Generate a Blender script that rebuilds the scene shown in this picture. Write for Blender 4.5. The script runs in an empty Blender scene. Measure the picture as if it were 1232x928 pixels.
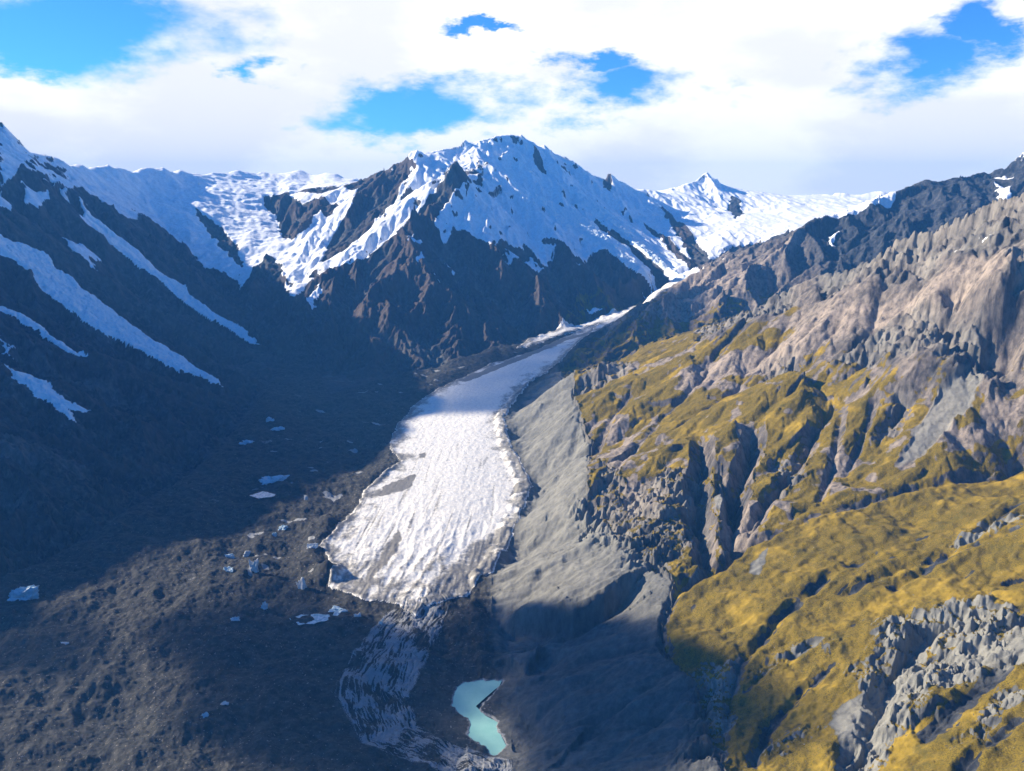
import bpy, math, random
import numpy as np
from concurrent.futures import ThreadPoolExecutor
import os
Q = float(os.environ.get('TQ', '1.0'))          # mesh density factor (1 = full)
f4 = np.float32
rng = np.random.default_rng(7)
random.seed(7)

# ------------------------------------------------------------------ camera model (metres; photo is 1232 x 928)
CAM_H, FOC, PITCH = 1000.0, 1000.0, math.atan(234 / 1000)
CT, ST = math.cos(PITCH), math.sin(PITCH)

def ray(px, py):
    u, v = (px - 616) / FOC, (464 - py) / FOC
    return np.array([u, CT + v * ST, -ST + v * CT])

def P(px, py, y=None, z=None):
    d = ray(px, py)
    t = (y / d[1]) if y is not None else (z - CAM_H) / d[2]
    return (d[0] * t, d[1] * t, CAM_H + d[2] * t)

W = lambda x, y, z: (x, y, z)
def PY(*a): return [P(px, py, y=y) for px, py, y in a]
def PZ(*a): return [P(px, py, z=z) for px, py, z in a]

# ------------------------------------------------------------------ control lines of the relief
L = {}
L['ice_mid'] = PZ((505,720,38),(540,620,76),(570,520,128),(620,462,186),(690,415,240),(770,372,335),(800,352,400),(830,338,480),(868,312,610),(930,290,690),(1000,262,800))
L['ice_right'] = PZ((686,432,226),(640,470,168),(612,505,138),(618,540,112),(642,590,80),(620,650,52),(590,700,32))
L['ice_left'] = PZ((660,408,232),(580,432,195),(520,470,155),(480,520,118),(470,560,98),(430,610,74),(400,650,58),(400,710,36))
L['floor1'] = PZ((400,500,122),(380,560,92),(350,620,68),(300,700,44),(200,760,32))
L['floor2'] = PZ((120,700,44),(150,800,28),(400,800,20),(300,925,14))
L['floor3'] = PZ((0,760,40),(0,925,32)) 
L['floor4'] = [W(-700,900,22), W(-700,0,20)]
L['floor5'] = PZ((440,770,22),(430,830,16),(500,928,6)) + [W(-150,900,4), W(-150,0,4)]
L['lake'] = PZ((570,830,-6),(575,860,-6),(590,890,-6))
L['left_foot'] = [W(-1400,0,55), W(-1380,1200,52)] + PZ((0,690,56),(100,648,66),(230,565,90),(290,505,122),(322,455,152))
L['left_mid'] = [W(-2250,0,480), W(-2250,2000,500), W(-2150,3000,540), W(-2050,3900,600)]
L['left_crest'] = [W(-3200,-500,900), W(-3150,900,850), W(-3130,1850,900), W(-3120,2220,1000), W(-3100,2620,1110), W(-3100,2845,1195), W(-3080,3140,1300), W(-3060,3600,1410), W(-3030,4000,1490), W(-3000,4400,1440)] + PY((-20,150,4850))
L['rib_a'] = PY((-20,150,4850),(15,175,4750),(50,203,4680),(78,240,4600),(110,290,4500),(160,345,4350),(220,400,4150),(275,450,3950))
L['left_crest2'] = PY((-20,150,4850),(60,206,5300),(100,211,5700),(180,217,6300),(280,211,7000),(360,214,7300),(430,222,7100))
L['rib_b'] = PY((180,217,6300),(175,240,5900),(205,280,5500),(255,330,5050),(300,380,4600),(335,430,4150))
L['side_valley'] = PZ((345,442,158)) + PY((372,382,4300),(362,345,4650),(355,310,5100),(345,280,5700),(335,255,6300))
L['cirque_rock'] = PY((350,232,6300),(355,262,5700))
L['peak_left'] = PY((383,322,4800),(400,290,5250),(440,238,5700),(490,188,6000),(522,183,6150),(560,174,6350),(600,163,6600))
L['peak_summit'] = PY((600,163,6600),(622,162,6650),(645,177,6700),(662,178,6710),(690,192,6750),(722,212,6850),(760,226,6950),(795,246,6800),(815,272,6500))
L['peak_link'] = PY((545,197,5350),(556,212,5480),(578,211,5750),(600,190,6200),(615,168,6600))
L['peak_spur'] = PY((545,197,5350),(535,212,5300),(520,235,5200),(490,265,5020),(455,305,4800),(430,345,4560),(408,400,4250),(398,452,3900))
L['peak_gully'] = PY((525,196,5900),(480,240,5500),(430,290,5100),(392,330,4720))
L['peak_nub'] = PY((520,300,4850),(500,345,4560),(470,372,4350),(440,415,4080),(420,455,3850))
L['peak_face'] = PY((600,300,5050),(600,360,4620))
L['peak_rib1'] = PY((640,200,6350),(680,250,5900),(730,290,5450),(775,330,5080))
L['peak_rib2'] = PY((725,212,6850),(760,265,6200),(800,300,5700),(850,324,5200))
L['peak_foot'] = PZ((400,475,140),(460,458,158),(520,442,178),(620,414,216),(700,394,262),(780,360,360))
L['far_back'] = PY((760,226,6950),(800,232,7600),(850,212,8000),(880,226,8100),(940,236,8300),(1010,232,8600),(1150,225,8800))
L['far_peak'] = PY((850,212,8000),(862,240,7500),(885,262,7100))
L['ridge_f'] = PY((698,424,3900),(740,388,4080),(780,367,4250),(830,340,4400),(870,322,4480),(900,308,4550),(945,282,4600),(985,263,4650),(1010,258,4700),(1060,236,4750),(1100,224,4780),(1150,212,4800),(1195,206,4800),(1232,181,4850),(1400,150,4900))
L['valley_f'] = [W(400,3560,225), W(600,3850,290), W(900,4010,345), W(1300,4060,430), W(1700,4020,590), W(2200,3900,760), W(2800,3600,900)]
L['back_f'] = [W(800,4830,420), W(1500,5600,640), W(3000,5700,900)]
L['ridge_r'] = PY((722,440,3000),(770,434,3030),(814,416,3040),(868,386,3000),(944,352,2880),(989,337,2800),(1052,310,2660),(1100,291,2560),(1140,271,2480),(1191,248,2380),(1232,236,2300)) + [W(1900,2000,1100), W(2300,1500,1200)]
L['scarp'] = PY((692,446,3150),(690,480,2880),(712,530,2500),(708,600,2060),(745,650,1850),(812,700,1620),(800,745,1500),(804,790,1390),(835,820,1290),(850,870,1180),(872,928,1080)) + [W(320,800,165), W(330,400,170), W(330,-200,170)]
L['scarp_foot'] = PZ((580,720,22),(590,770,12),(612,820,1),(608,905,1),(600,928,4)) + [W(-20,1000,4), W(0,0,8)]
L['ravine'] = PY((818,706,1600),(850,690,1640),(890,656,1700),(960,630,1735),(1040,606,1765),(1100,590,1785),(1232,568,1810)) + [W(1500,1850,520)]
L['slope1'] = PY((830,520,2280),(930,500,2200),(1050,490,2100),(1160,490,1980),(1232,480,1920))
L['slope2'] = PY((800,470,2650),(900,440,2600),(1000,405,2480),(1100,390,2300),(1165,392,2150),(1232,400,2080))
L['slope3'] = PY((1180,330,2150),(1232,320,2120))
L['terrace1'] = PY((900,720,1500),(1000,660,1590),(1100,625,1640),(1232,590,1690))
L['terrace2'] = PY((900,800,1330),(1050,740,1360),(1232,690,1380))
L['terrace3'] = PY((960,900,1120),(1100,830,1120),(1232,800,1120))
L['terrace4'] = PY((1000,928,1050),(1100,928,980),(1232,928,900)) + [W(900,800,420)]
L['edge_right'] = [W(700,500,330), W(700,-200,330)]
L['far_right'] = [W(1900,1200,850), W(1500,700,700), W(1300,0,600), W(2400,0,900)]

# ------------------------------------------------------------------ base relief: membrane through the control lines on a 20 m grid
X0, X1, Y0, Y1, CELL = -5600.0, 4400.0, -800.0, 9600.0, 20.0
NX, NY = int((X1 - X0) / CELL) + 1, int((Y1 - Y0) / CELL) + 1

def raster(cell, nx, ny):
    s = np.zeros((ny, nx)); n = np.zeros((ny, nx))
    for pts in L.values():
        for a, b in zip(pts[:-1], pts[1:]):
            a, b = np.array(a), np.array(b)
            k = max(2, int(np.hypot(*(b - a)[:2]) / (cell * 0.5)) + 1)
            q = a + (b - a) * np.linspace(0, 1, k)[:, None]
            i = np.rint((q[:, 0] - X0) / cell).astype(int); j = np.rint((q[:, 1] - Y0) / cell).astype(int)
            ok = (i >= 0) & (i < nx) & (j >= 0) & (j < ny)
            np.add.at(s, (j[ok], i[ok]), q[ok, 2]); np.add.at(n, (j[ok], i[ok]), 1)
    for e in range(0, ny, 1):                       # outer frame of the sheet
        for i in (0, nx - 1):
            if n[e, i] == 0: s[e, i] = 700; n[e, i] = 1
    n[-1, :] = 1; s[-1, :] = 600
    return s, n

def resize(z, nx, ny):
    h, w = z.shape
    jj = np.linspace(0, h - 1, ny); ii = np.linspace(0, w - 1, nx)
    j0 = np.minimum(jj.astype(int), h - 2); i0 = np.minimum(ii.astype(int), w - 2)
    fj = (jj - j0)[:, None]; fi = (ii - i0)[None]
    A = z[j0]; B = z[j0 + 1]
    return (A[:, i0] * (1 - fi) + A[:, i0 + 1] * fi) * (1 - fj) + (B[:, i0] * (1 - fi) + B[:, i0 + 1] * fi) * fj

def blur(z, n):
    for _ in range(n):
        p = np.pad(z, 1, mode='edge')
        z = (p[:-2, 1:-1] + p[2:, 1:-1] + p[1:-1, :-2] + p[1:-1, 2:] + 4 * z) / 8
    return z

zb = None
for k in (32, 16, 8, 4, 2, 1):
    cell = CELL * k; nx, ny = int((X1 - X0) / cell) + 1, int((Y1 - Y0) / cell) + 1
    s, n = raster(cell, nx, ny); fix = n > 0; val = s / np.maximum(n, 1)
    zb = np.full((ny, nx), 500.0) if zb is None else resize(zb, nx, ny)
    zb[fix] = val[fix]
    for it in range(400 if k > 2 else 160):
        p = np.pad(zb, 1, mode='edge')
        zb = (p[:-2, 1:-1] + p[2:, 1:-1] + p[1:-1, :-2] + p[1:-1, 2:]) / 4
        zb[fix] = val[fix]
zb = blur(zb, 4)
ZB = zb.astype(f4)
GY, GX = np.gradient(blur(zb, 6), CELL)
GX, GY = GX.astype(f4), GY.astype(f4)

def samp(F, x, y):
    i = np.clip((x - X0) / CELL, 0, NX - 1.001); j = np.clip((y - Y0) / CELL, 0, NY - 1.001)
    i0 = i.astype(np.int32); j0 = j.astype(np.int32); fi = (i - i0).astype(f4); fj = (j - j0).astype(f4)
    return (F[j0, i0] * (1 - fi) + F[j0, i0 + 1] * fi) * (1 - fj) + (F[j0 + 1, i0] * (1 - fi) + F[j0 + 1, i0 + 1] * fi) * fj

def at(px, py):                                      # first hit of a sight line with the base relief, in plan
    d = ray(px, py); t = np.linspace(500, 9000, 8000)
    z = CAM_H + d[2] * t - samp(ZB, d[0] * t, d[1] * t)
    h = np.nonzero(z < 0)[0]
    k = h[0] if len(h) else len(t) - 1
    return (d[0] * t[k], d[1] * t[k])
def AT(*pts): return [at(*p) for p in pts]

# ------------------------------------------------------------------ noise
def hash01(i, j, s):
    h = (i.astype(np.uint32) * np.uint32(374761393) + j.astype(np.uint32) * np.uint32(668265263) + np.uint32((s * 2246822519) & 0xffffffff))
    h = (h ^ (h >> np.uint32(13))) * np.uint32(1274126177)
    h = h ^ (h >> np.uint32(16))
    return (h & np.uint32(0xffffff)).astype(f4) / f4(16777216)

def gnoise(x, y, s=0):                               # gradient noise, about -1..1
    xi = np.floor(x); yi = np.floor(y); fx = (x - xi).astype(f4); fy = (y - yi).astype(f4)
    xi = xi.astype(np.int32); yi = yi.astype(np.int32)
    def c(dx, dy):
        a = hash01(xi + dx, yi + dy, s) * f4(2 * math.pi)
        return np.cos(a) * (fx - dx) + np.sin(a) * (fy - dy)
    u = fx * fx * fx * (fx * (fx * 6 - 15) + 10); v = fy * fy * fy * (fy * (fy * 6 - 15) + 10)
    a, b, c_, d = c(0, 0), c(1, 0), c(0, 1), c(1, 1)
    return ((a + (b - a) * u) * (1 - v) + (c_ + (d - c_) * u) * v) * f4(1.5)

def fbm(x, y, lam, octs, s=0, gain=0.5, ridged=False, minlam=None):
    out = np.zeros_like(x, dtype=f4); a = 1.0; tot = 0.0
    for o in range(octs):
        n = gnoise(x / lam + 17.3 * o, y / lam - 9.1 * o, s * 31 + o)
        if ridged: n = 1 - 2 * np.abs(n)
        if minlam is not None: n = n * np.clip((lam - minlam) / minlam, 0, 1)
        out += f4(a) * n; tot += a; a *= gain; lam *= 0.5
    return out / f4(tot) * f4(1.6 if not ridged else 1)

def worley(x, y, lam, s):                            # fractured blocks: random level per cell, and closeness to the crack between cells
    px, py = x / f4(lam), y / f4(lam); ix = np.floor(px).astype(np.int32); iy = np.floor(py).astype(np.int32)
    f1 = np.full(x.shape, 9, f4); f2 = f1.copy(); lev = np.zeros(x.shape, f4)
    for dj in (-1, 0, 1):
        for di in (-1, 0, 1):
            ci, cj = ix + di, iy + dj
            d = (px - ci - hash01(ci, cj, s)) ** 2 + (py - cj - hash01(ci, cj, s + 1)) ** 2
            b = d < f1
            f2 = np.where(b, f1, np.minimum(f2, d)); lev = np.where(b, hash01(ci, cj, s + 2), lev); f1 = np.where(b, d, f1)
    return lev, np.sqrt(f2) - np.sqrt(f1)

def gullies(x, y, gx, gy, lams, big, mid, small, sharp, minlam, s=0):
    """Branching gullies that run down the slope; returns height offset and a -1..1 gully signal."""
    h = np.zeros_like(x); sig = np.zeros_like(x); gx = gx.copy(); gy = gy.copy()
    for o, lam in enumerate(lams):
        m = np.sqrt(gx * gx + gy * gy) + f4(1e-6)
        sx, sy = -gy / m, gx / m
        cell = lam * 1.0
        px, py = x / f4(cell), y / f4(cell)
        ix = np.floor(px).astype(np.int32); iy = np.floor(py).astype(np.int32)
        C = np.zeros_like(x); S = np.zeros_like(x)
        for dj in (-1, 0, 1):
            for di in (-1, 0, 1):
                ci, cj = ix + di, iy + dj
                vx = px - (ci + f4(0.2) + f4(0.6) * hash01(ci, cj, s + o * 7 + 1)); vy = py - (cj + f4(0.2) + f4(0.6) * hash01(ci, cj, s + o * 7 + 2))
                w = np.exp(-(vx * vx + vy * vy) * f4(2.2))
                ph = (vx * sx + vy * sy) * f4(2 * math.pi * 0.9) + hash01(ci, cj, s + o * 7 + 3) * f4(2.2)
                C += w * np.cos(ph); S += w * np.sin(ph)
        M = np.sqrt(C * C + S * S) + f4(1e-6)
        C /= M; S /= M
        fade = np.clip((lam - minlam) / minlam, 0, 1)
        steep = np.clip(m * 1.6, 0, 1.1)
        amp = f4(lam * 0.125) * (big if lam > 100 else mid if lam > 25 else small) * fade * steep
        prof = np.where(sharp > 0, 1 - 2 * np.sqrt(np.maximum((1 - C) * f4(0.5), 0)), 2 * np.sqrt(np.maximum((1 + C) * f4(0.5), 0)) - 1)
        prof = C + (prof - C) * np.abs(sharp)
        h += amp * (prof - f4(0.2)); sig += C * fade * f4(0.62 ** o)
        k = -S * f4(2 * math.pi * 0.9 / cell) * amp
        gx += sx * k; gy += sy * k
    return h, sig

# ------------------------------------------------------------------ the sheet: fans out from the viewpoint so far slopes and near slopes get similar detail
NA, NR = int(1500 * Q), int(1550 * Q)
az = np.concatenate([np.radians(np.linspace(-100, -39, int(110 * Q))), np.radians(np.linspace(-37.5, 37.5, NA)), np.radians(np.linspace(39, 100, int(110 * Q)))])
rr = np.concatenate([np.linspace(60, 760, int(60 * Q)), np.exp(np.linspace(math.log(780), math.log(8900), NR)), np.linspace(9000, 15000, int(30 * Q))])
dAz = 75.0 / NA * math.pi / 180; dR = math.log(8900 / 780) / NR
A_, R_ = np.meshgrid(az, rr)
GXX = (R_ * np.sin(A_)).astype(f4); GYY = (R_ * np.cos(A_)).astype(f4)
SHAPE = GXX.shape
x = GXX.ravel(); y = GYY.ravel(); r = R_.ravel().astype(f4)
spacing = np.maximum(r * f4(max(dAz, dR)), np.where(np.abs(A_.ravel()) > 0.66, 0.02 * r, 0)).astype(f4)
minlam = spacing * f4(2.2)
NV = x.size

def par(fn, *arrs):                                   # run fn over row blocks on all cores
    n = 16; idx = np.array_split(np.arange(NV), n)
    sl = [slice(i[0], i[-1] + 1) for i in idx]
    with ThreadPoolExecutor(4) as ex:
        res = list(ex.map(lambda q: fn(*[a[q] for a in arrs]), sl))
    if isinstance(res[0], tuple): return tuple(np.concatenate(c) for c in zip(*res))
    return np.concatenate(res)

def smooth(a, b, v): 
    t = np.clip((v - a) / (b - a), 0, 1); return t * t * (3 - 2 * t)

def polyline(pts, m, wx=None, wy=None):
    """distance, signed side, and 0..1 progress from a plan polyline, for the vertices near it (index array, d, s, t)"""
    pts = np.array(pts)[:, :2]; lo = pts.min(0) - m; hi = pts.max(0) + m
    X_ = x if wx is None else wx; Y_ = y if wy is None else wy
    idx = np.nonzero((X_ > lo[0]) & (X_ < hi[0]) & (Y_ > lo[1]) & (Y_ < hi[1]))[0]
    qx, qy = X_[idx], Y_[idx]
    best = np.full(idx.size, 1e9, f4); side = np.zeros(idx.size, f4); prog = np.zeros(idx.size, f4)
    seg = np.hypot(*(np.diff(pts, axis=0).T)); cum = np.concatenate([[0], np.cumsum(seg)]); 
    for k in range(len(pts) - 1):
        a = pts[k]; e = pts[k + 1] - a; l2 = e @ e + 1e-9
        u = np.clip(((qx - a[0]) * e[0] + (qy - a[1]) * e[1]) / l2, 0, 1)
        dx = qx - a[0] - u * e[0]; dy = qy - a[1] - u * e[1]; d = np.sqrt(dx * dx + dy * dy)
        b = d < best
        best = np.where(b, d, best); side = np.where(b, np.sign(e[0] * dy - e[1] * dx), side); prog = np.where(b, (cum[k] + u * seg[k]) / cum[-1], prog)
    return idx, best.astype(f4), side.astype(f4), prog.astype(f4)

def region(pts, warp=None, margin=80):
    """signed distance (positive inside) to a closed plan outline; -1e4 far away"""
    pts = np.array(pts)[:, :2]
    wx, wy = (x, y) if warp is None else warp
    out = np.full(NV, -1e4, f4)
    idx, d, _, _ = polyline(np.vstack([pts, pts[:1]]), margin, wx, wy)
    qx, qy = wx[idx], wy[idx]; ins = np.zeros(idx.size, bool)
    for a, b in zip(pts, np.roll(pts, -1, 0)):
        if a[1] == b[1]: continue
        c = ((a[1] > qy) != (b[1] > qy)) & (qx < (b[0] - a[0]) * (qy - a[1]) / (b[1] - a[1]) + a[0])
        ins ^= c
    out[idx] = np.where(ins, d, -d)
    return out


# ------------------------------------------------------------------ where things are (outlines found on the relief)
FLOOR = [W(-1400,-400,0), W(-1380,1200,0)] + PZ((0,690,56),(100,648,66),(230,565,90),(290,505,122),(322,455,152),(345,430,175),(372,415,190),(400,472,140),(460,456,158),(520,440,178),(620,412,216),(700,392,262),(770,361,370),(806,345,430),(834,330,520)) \
    + [W(1350,5250,600), W(800,4600,350), W(420,4130,240)] + PZ((690,436,222),(645,471,166),(616,505,138),(624,540,112),(648,590,80),(628,650,52),(600,700,34),(604,760,14),(616,820,1),(612,905,1),(600,928,4)) + [W(0,1000,0), W(40,0,0), W(40,-400,0)]
GLACIER = PZ((715,404,240),(672,436,226),(632,470,168),(607,505,138),(614,540,112),(640,588,80),(622,640,56),(598,690,34),(560,720,30),(522,730,34),(500,742,36),(470,726,38),(430,722,36),(396,708,36),(405,690,42),(384,660,58),(400,645,60),(432,606,78),(440,590,84),(480,556,104),(468,540,106),(476,516,120),(500,486,140),(535,466,158),(580,444,186),(640,424,214),(690,406,240),(720,398,250))
TRUNK = PZ((720,398,250),(715,404,240),(690,418,240),(760,385,310),(800,362,390),(830,345,470),(850,325,540),(880,308,605),(900,290,680),(870,290,650),(835,320,520),(806,342,440),(772,362,370),(700,389,270),(640,408,225),(620,420,210),(660,412,232),(690,406,240))
LAKE = PZ(*[(a, b, 0) for a, b in ((550,828),(560,822),(580,820),(602,821),(597,832),(584,843),(574,852),(583,861),(596,868),(598,880),(606,896),(604,903),(592,905),(586,897),(574,889),(562,882),(568,872),(560,862),(548,850))])

wn1 = lambda lam, o, s: par(lambda a, b, c: fbm(a, b, lam, o, s, minlam=c), x, y, minlam)
n200 = wn1(220, 5, 1); n60 = wn1(60, 4, 2); n20 = wn1(20, 3, 3)
n200b = wn1(220, 5, 11); n60b = wn1(60, 4, 12)
warp_m = (x + 22 * n60 + 7 * n20, y + 22 * n60b + 7 * wn1(20, 3, 13))
warp_s = (x + 9 * n60 + 5 * n20, y + 9 * n60b + 5 * wn1(20, 3, 14))

z = par(lambda a, b: samp(ZB, a, b), x, y)
gx = par(lambda a, b: samp(GX, a, b), x, y); gy = par(lambda a, b: samp(GY, a, b), x, y)
slope0 = np.hypot(gx, gy)
floor_d = region(FLOOR, None, 260)
far_in = region(FLOOR, None, 6000)
floor_m = smooth(-10, 50, np.where(np.abs(floor_d) > 9e3, far_in, floor_d))       # 1 on the valley floor
SC = np.array(L['scarp'])[:, :2]; SF = np.array(L['scarp_foot'])[:, :2]
SCARP = list(map(tuple, SC)) + [(40,-400),(0,0),(-20,1000)] + [(p[0] - 70, p[1]) for p in PZ((600,928,4),(612,905,1),(616,820,1),(604,760,14),(600,700,34),(628,650,52),(648,590,80),(624,540,112),(616,505,138),(645,471,166),(690,436,222))]
scarp_d = region(SCARP, warp_s, 400)
scarp_m = smooth(-6, 14, scarp_d)
RAV = np.array(L['ravine'])[:, :2]
TERR = [tuple(p) for p in RAV] + [(2300,1500),(2300,-400),(330,-400)] + [tuple(p) for p in SC[::-1] if p[1] < 1640]
terr_m = smooth(-20, 30, np.where(region(TERR, None, 300) < -9e3, region(TERR, None, 4000), region(TERR, None, 300)))

# ---- regions by plan outlines (decide which object a face belongs to)
SIDEV = [p[:2] for p in L['side_valley']]
VF = [p[:2] for p in L['valley_f']]
left_poly = [(-5600,-800)] + [(-1300,-800)] + SIDEV + [p[:2] for p in PY((330,225,6800))] + [(-3200,9600), (-5600,9600)]
peak_poly = SIDEV + [p[:2] for p in PY((330,225,6800))] + [(-1500,7700),(300,7600),(900,7200)] + [p[:2] for p in PY((795,246,6800),(815,272,6500),(852,312,5500),(852,330,5100))] + [(500,3600),(-700,3600)]
f_poly = VF + [(4400,2300),(4400,6000),(1500,5650),(800,4850),(560,4500),(300,4150),(250,3600)]

# ------------------------------------------------------------------ carving: ravines, stream cuts, steps
def carve(pts, width, depth, power=1.0, jitter=0.35):
    idx, d, s, t = polyline(pts, width * 1.6)
    d = np.abs(d + width * jitter * n60[idx])
    k = np.clip(1 - d / width, 0, 1) ** power * np.minimum(1, np.minimum(t, 1 - t) * 8 + 0.15)
    z[idx] -= (depth * k).astype(f4)
    return idx, k
bare = np.zeros(NV, f4)                              # places scraped bare of grass
dark = np.zeros(NV, f4)
for pts, w_, dp in ((AT((818,708),(835,697),(858,684),(890,655),(925,640)), 26, 40),
                    (AT((890,655),(960,630),(1040,606),(1100,590),(1170,574),(1232,568)), 16, 12),
                    (AT((842,520),(846,545),(838,580),(842,620),(850,660),(858,684)), 36, 62),
                    (AT((905,508),(903,540),(886,575),(884,620),(880,665)), 36, 66),
                    (AT((868,548),(872,580),(884,612)), 22, 24),
                    (AT((985,500),(965,540),(930,590),(905,630),(888,660)), 28, 34),
                    (AT((1015,480),(1008,530),(1000,560),(985,610)), 16, 14),
                    (AT((1055,470),(1040,520),(1020,560)), 14, 12),
                    (AT((1090,395),(1130,400),(1175,440),(1232,470)), 60, 26),
                    (AT((1160,330),(1150,365),(1185,400),(1232,425)), 80, 70),
                    (AT((822,704),(806,722),(799,745),(798,770),(806,790),(814,798)), 13, 12),
                    (AT((1132,668),(1085,682),(1040,700),(1015,716)), 15, 12), (AT((950,736),(925,748),(905,756)), 9, 6), (AT((1232,640),(1190,650),(1150,665)), 12, 8), (AT((1120,640),(1060,655)), 8, 4), (AT((1232,860),(1180,900),(1150,928)), 14, 14), (AT((990,770),(930,800),(890,830)), 10, 7), (AT((1040,745),(985,765)), 9, 6), (AT((1060,880),(1030,928)), 14, 12),
                    (AT((640,870),(700,830),(760,790)), 14, 6), (AT((650,600),(690,540),(700,500)), 18, 9), (AT((625,660),(680,620),(720,590)), 16, 8), (AT((640,480),(672,462),(690,455)), 20, 10), (AT((640,700),(700,670),(750,650)), 18, 10), (AT((650,920),(720,870),(790,820)), 18, 10), (AT((700,925),(770,880),(820,840)), 16, 9),
                    (AT((760,470),(735,505),(712,540)), 22, 18),
                    (AT((850,452),(800,490),(760,540),(725,590)), 22, 16),
                    (AT((910,440),(860,478),(800,520)), 16, 10),
                    (AT((1232,600),(1180,640),(1100,690),(1060,710)), 20, 16),
                    (AT((1060,660),(1000,690),(950,720)), 16, 9),
                    (AT((1000,690),(940,740),(890,800),(878,840),(868,928)), 16, 14),
                    (AT((1190,735),(1120,750),(1075,800),(1060,850),(1010,928)), 26, 30),
                    (AT((1232,790),(1170,830),(1100,900)), 22, 16),
                    (AT((1010,790),(960,830),(925,870),(905,928)), 14, 12)):
    ci_, ck_ = carve(pts, w_ * 1.0, dp)
    bare[ci_] = np.maximum(bare[ci_], smooth(0.25, 0.6, ck_ + 0.35 * n20[ci_] + 0.3 * n60[ci_]).astype(f4))
# rock humps standing out of the slope
def hump(px, py, rad, h, pw=1.5):
    c = at(px, py); d = np.hypot(x - c[0], y - c[1]) / rad
    z[:] = z + (h * np.clip(1 - d ** pw, 0, 1)).astype(f4)
def pinnacle(p, rad, h):
    d = np.hypot(x - p[0], y - p[1]) / rad; z[:] = z + (h * np.clip(1 - d, 0, 1) ** 1.2).astype(f4)
for p_, r_, h_ in ((P(545,206,y=5350),110,60),(P(500,188,y=6000),90,40),(P(470,205,y=5850),60,30),(P(622,163,y=6650),240,22),(P(655,176,y=6700),70,34),(P(690,188,y=6750),90,30),(P(735,213,y=6880),70,40),(P(775,235,y=6880),80,45),(P(560,170,y=6350),50,40),(P(850,212,y=8000),160,50),(P(862,222,y=7900),60,40),(P(790,240,y=6800),50,30)): pinnacle(p_, r_, h_)
cr_pts = np.array(L['left_crest2']); rs = random.Random(3)
for a_, b_ in zip(cr_pts[:-1], cr_pts[1:]):
    for k in range(4):
        q_ = a_ + (b_ - a_) * rs.random(); pinnacle((q_[0] + rs.uniform(-60, 60), q_[1] + rs.uniform(-60, 60)), rs.uniform(120, 300), rs.uniform(15, 62))
pinnacle(at(396, 694), 52, 34)
for a in ((815,590,110,34),(790,620,80,22),(1120,392,130,40),(1165,430,70,24),(1060,395,80,24),(938,434,45,16),(1195,450,60,22),(1080,760,60,14),(470,372,170,40,1.2)): hump(*a)

# terrain steps of the lake basin: a dark scarp wall above the water
idx, d, s, t = polyline(AT((598,752),(640,744),(690,738),(727,722),(740,712)), 120)
k = smooth(0, 1, np.clip(1 - d / 95, 0, 1)) * np.clip(t * 6, 0, 1)
z[idx] += np.where(s > 0, 0, 0).astype(f4)
wall_i, wall_d, wall_s = idx, d, s
z[idx] += (np.where(s > 0, 26 * k, -40 * k) * np.clip(d / 4, 0, 1)).astype(f4)

def zone(pts, soft=12, warp=warp_m):
    return smooth(-soft, soft, region(AT(*pts), warp, soft * 3 + 60)).astype(f4)

# snow
snow_out = [
    ((60,213),(100,213),(180,219),(280,214),(430,224),(424,248),(395,285),(384,322),(372,326),(352,345),(338,318),(322,308),(302,330),(292,344),(268,326),(246,318),(228,302),(205,282),(176,266),(150,258),(126,246),(104,232),(80,224)),
    ((0,168),(22,182),(40,200),(26,208),(12,222),(0,218)),
    ((546,208),(600,187),(618,168),(690,192),(760,230),(800,258),(812,276),(850,322),(800,352),(770,328),(742,300),(712,300),(700,318),(684,300),(668,296),(658,316),(640,298),(612,290),(590,302),(570,282),(548,270),(532,292),(524,262),(532,236)),
    ((530,190),(546,208),(520,226),(498,250),(470,280),(440,305),(410,320),(386,330),(378,320),(395,308),(420,298),(440,276),(465,248),(490,214),(510,192)),
    ((28,222),(60,238),(50,252),(26,240)), ((92,252),(118,272),(110,282),(96,268)), ((0,232),(18,246),(8,252),(-10,240)), ((0,404),(14,414),(20,428),(6,420)),
    ((72,280),(97,290),(127,312),(112,312),(122,327),(95,305)),
    ((1008,254),(1032,241),(1066,235),(1054,246),(1030,251),(1016,262)),
    ((1196,213),(1213,218),(1217,236),(1206,236)),
    ((1000,274),(1008,270),(1004,286),(998,288)),
    ((602,302),(618,300),(625,312),(610,316)), ((640,300),(655,316),(642,318),(630,308)), ((500,316),(512,298),(506,320)), ((534,310),(548,318),(545,322)), ((692,320),(712,324),(730,332),(716,332)), ((704,362),(716,364),(728,374),(712,372)), ((488,290),(502,270),(498,285)), ((490,292),(505,284),(508,290),(495,297)), ((520,328),(530,330),(528,336)),
    ((352,345),(372,326),(378,334),(360,352),(350,362)), ((372,352),(386,340),(384,356),(376,372),(370,370)), ((340,318),(350,340),(352,360),(342,350)),
    ((1180,284),(1200,276),(1196,284),(1184,290)), ((1150,296),(1160,290),(1156,298))]
snow = np.zeros(NV, f4)
for o in snow_out: snow = np.maximum(snow, zone(o, 16))
far_y = smooth(6300, 6900, y) * smooth(-2500, -1500, -np.abs(x) * 0 - 0 + 0 * x - 0)
peak_zone = smooth(-30, 30, region(peak_poly, None, 6000))
left_zone = smooth(-30, 30, region(left_poly, None, 6000))
f_zone = smooth(-30, 30, region(f_poly, None, 6000))
back = np.clip(1 - peak_zone - left_zone - f_zone, 0, 1) * smooth(4900, 5300, y)
snow = np.maximum(snow, back * (1 - floor_m * 0))
snow = np.maximum(snow, 0.9 * smooth(1080, 1240, z + 60 * n200) * smooth(4300, 5200, y))
left_hi = left_zone * smooth(4950, 5500, y)
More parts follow.
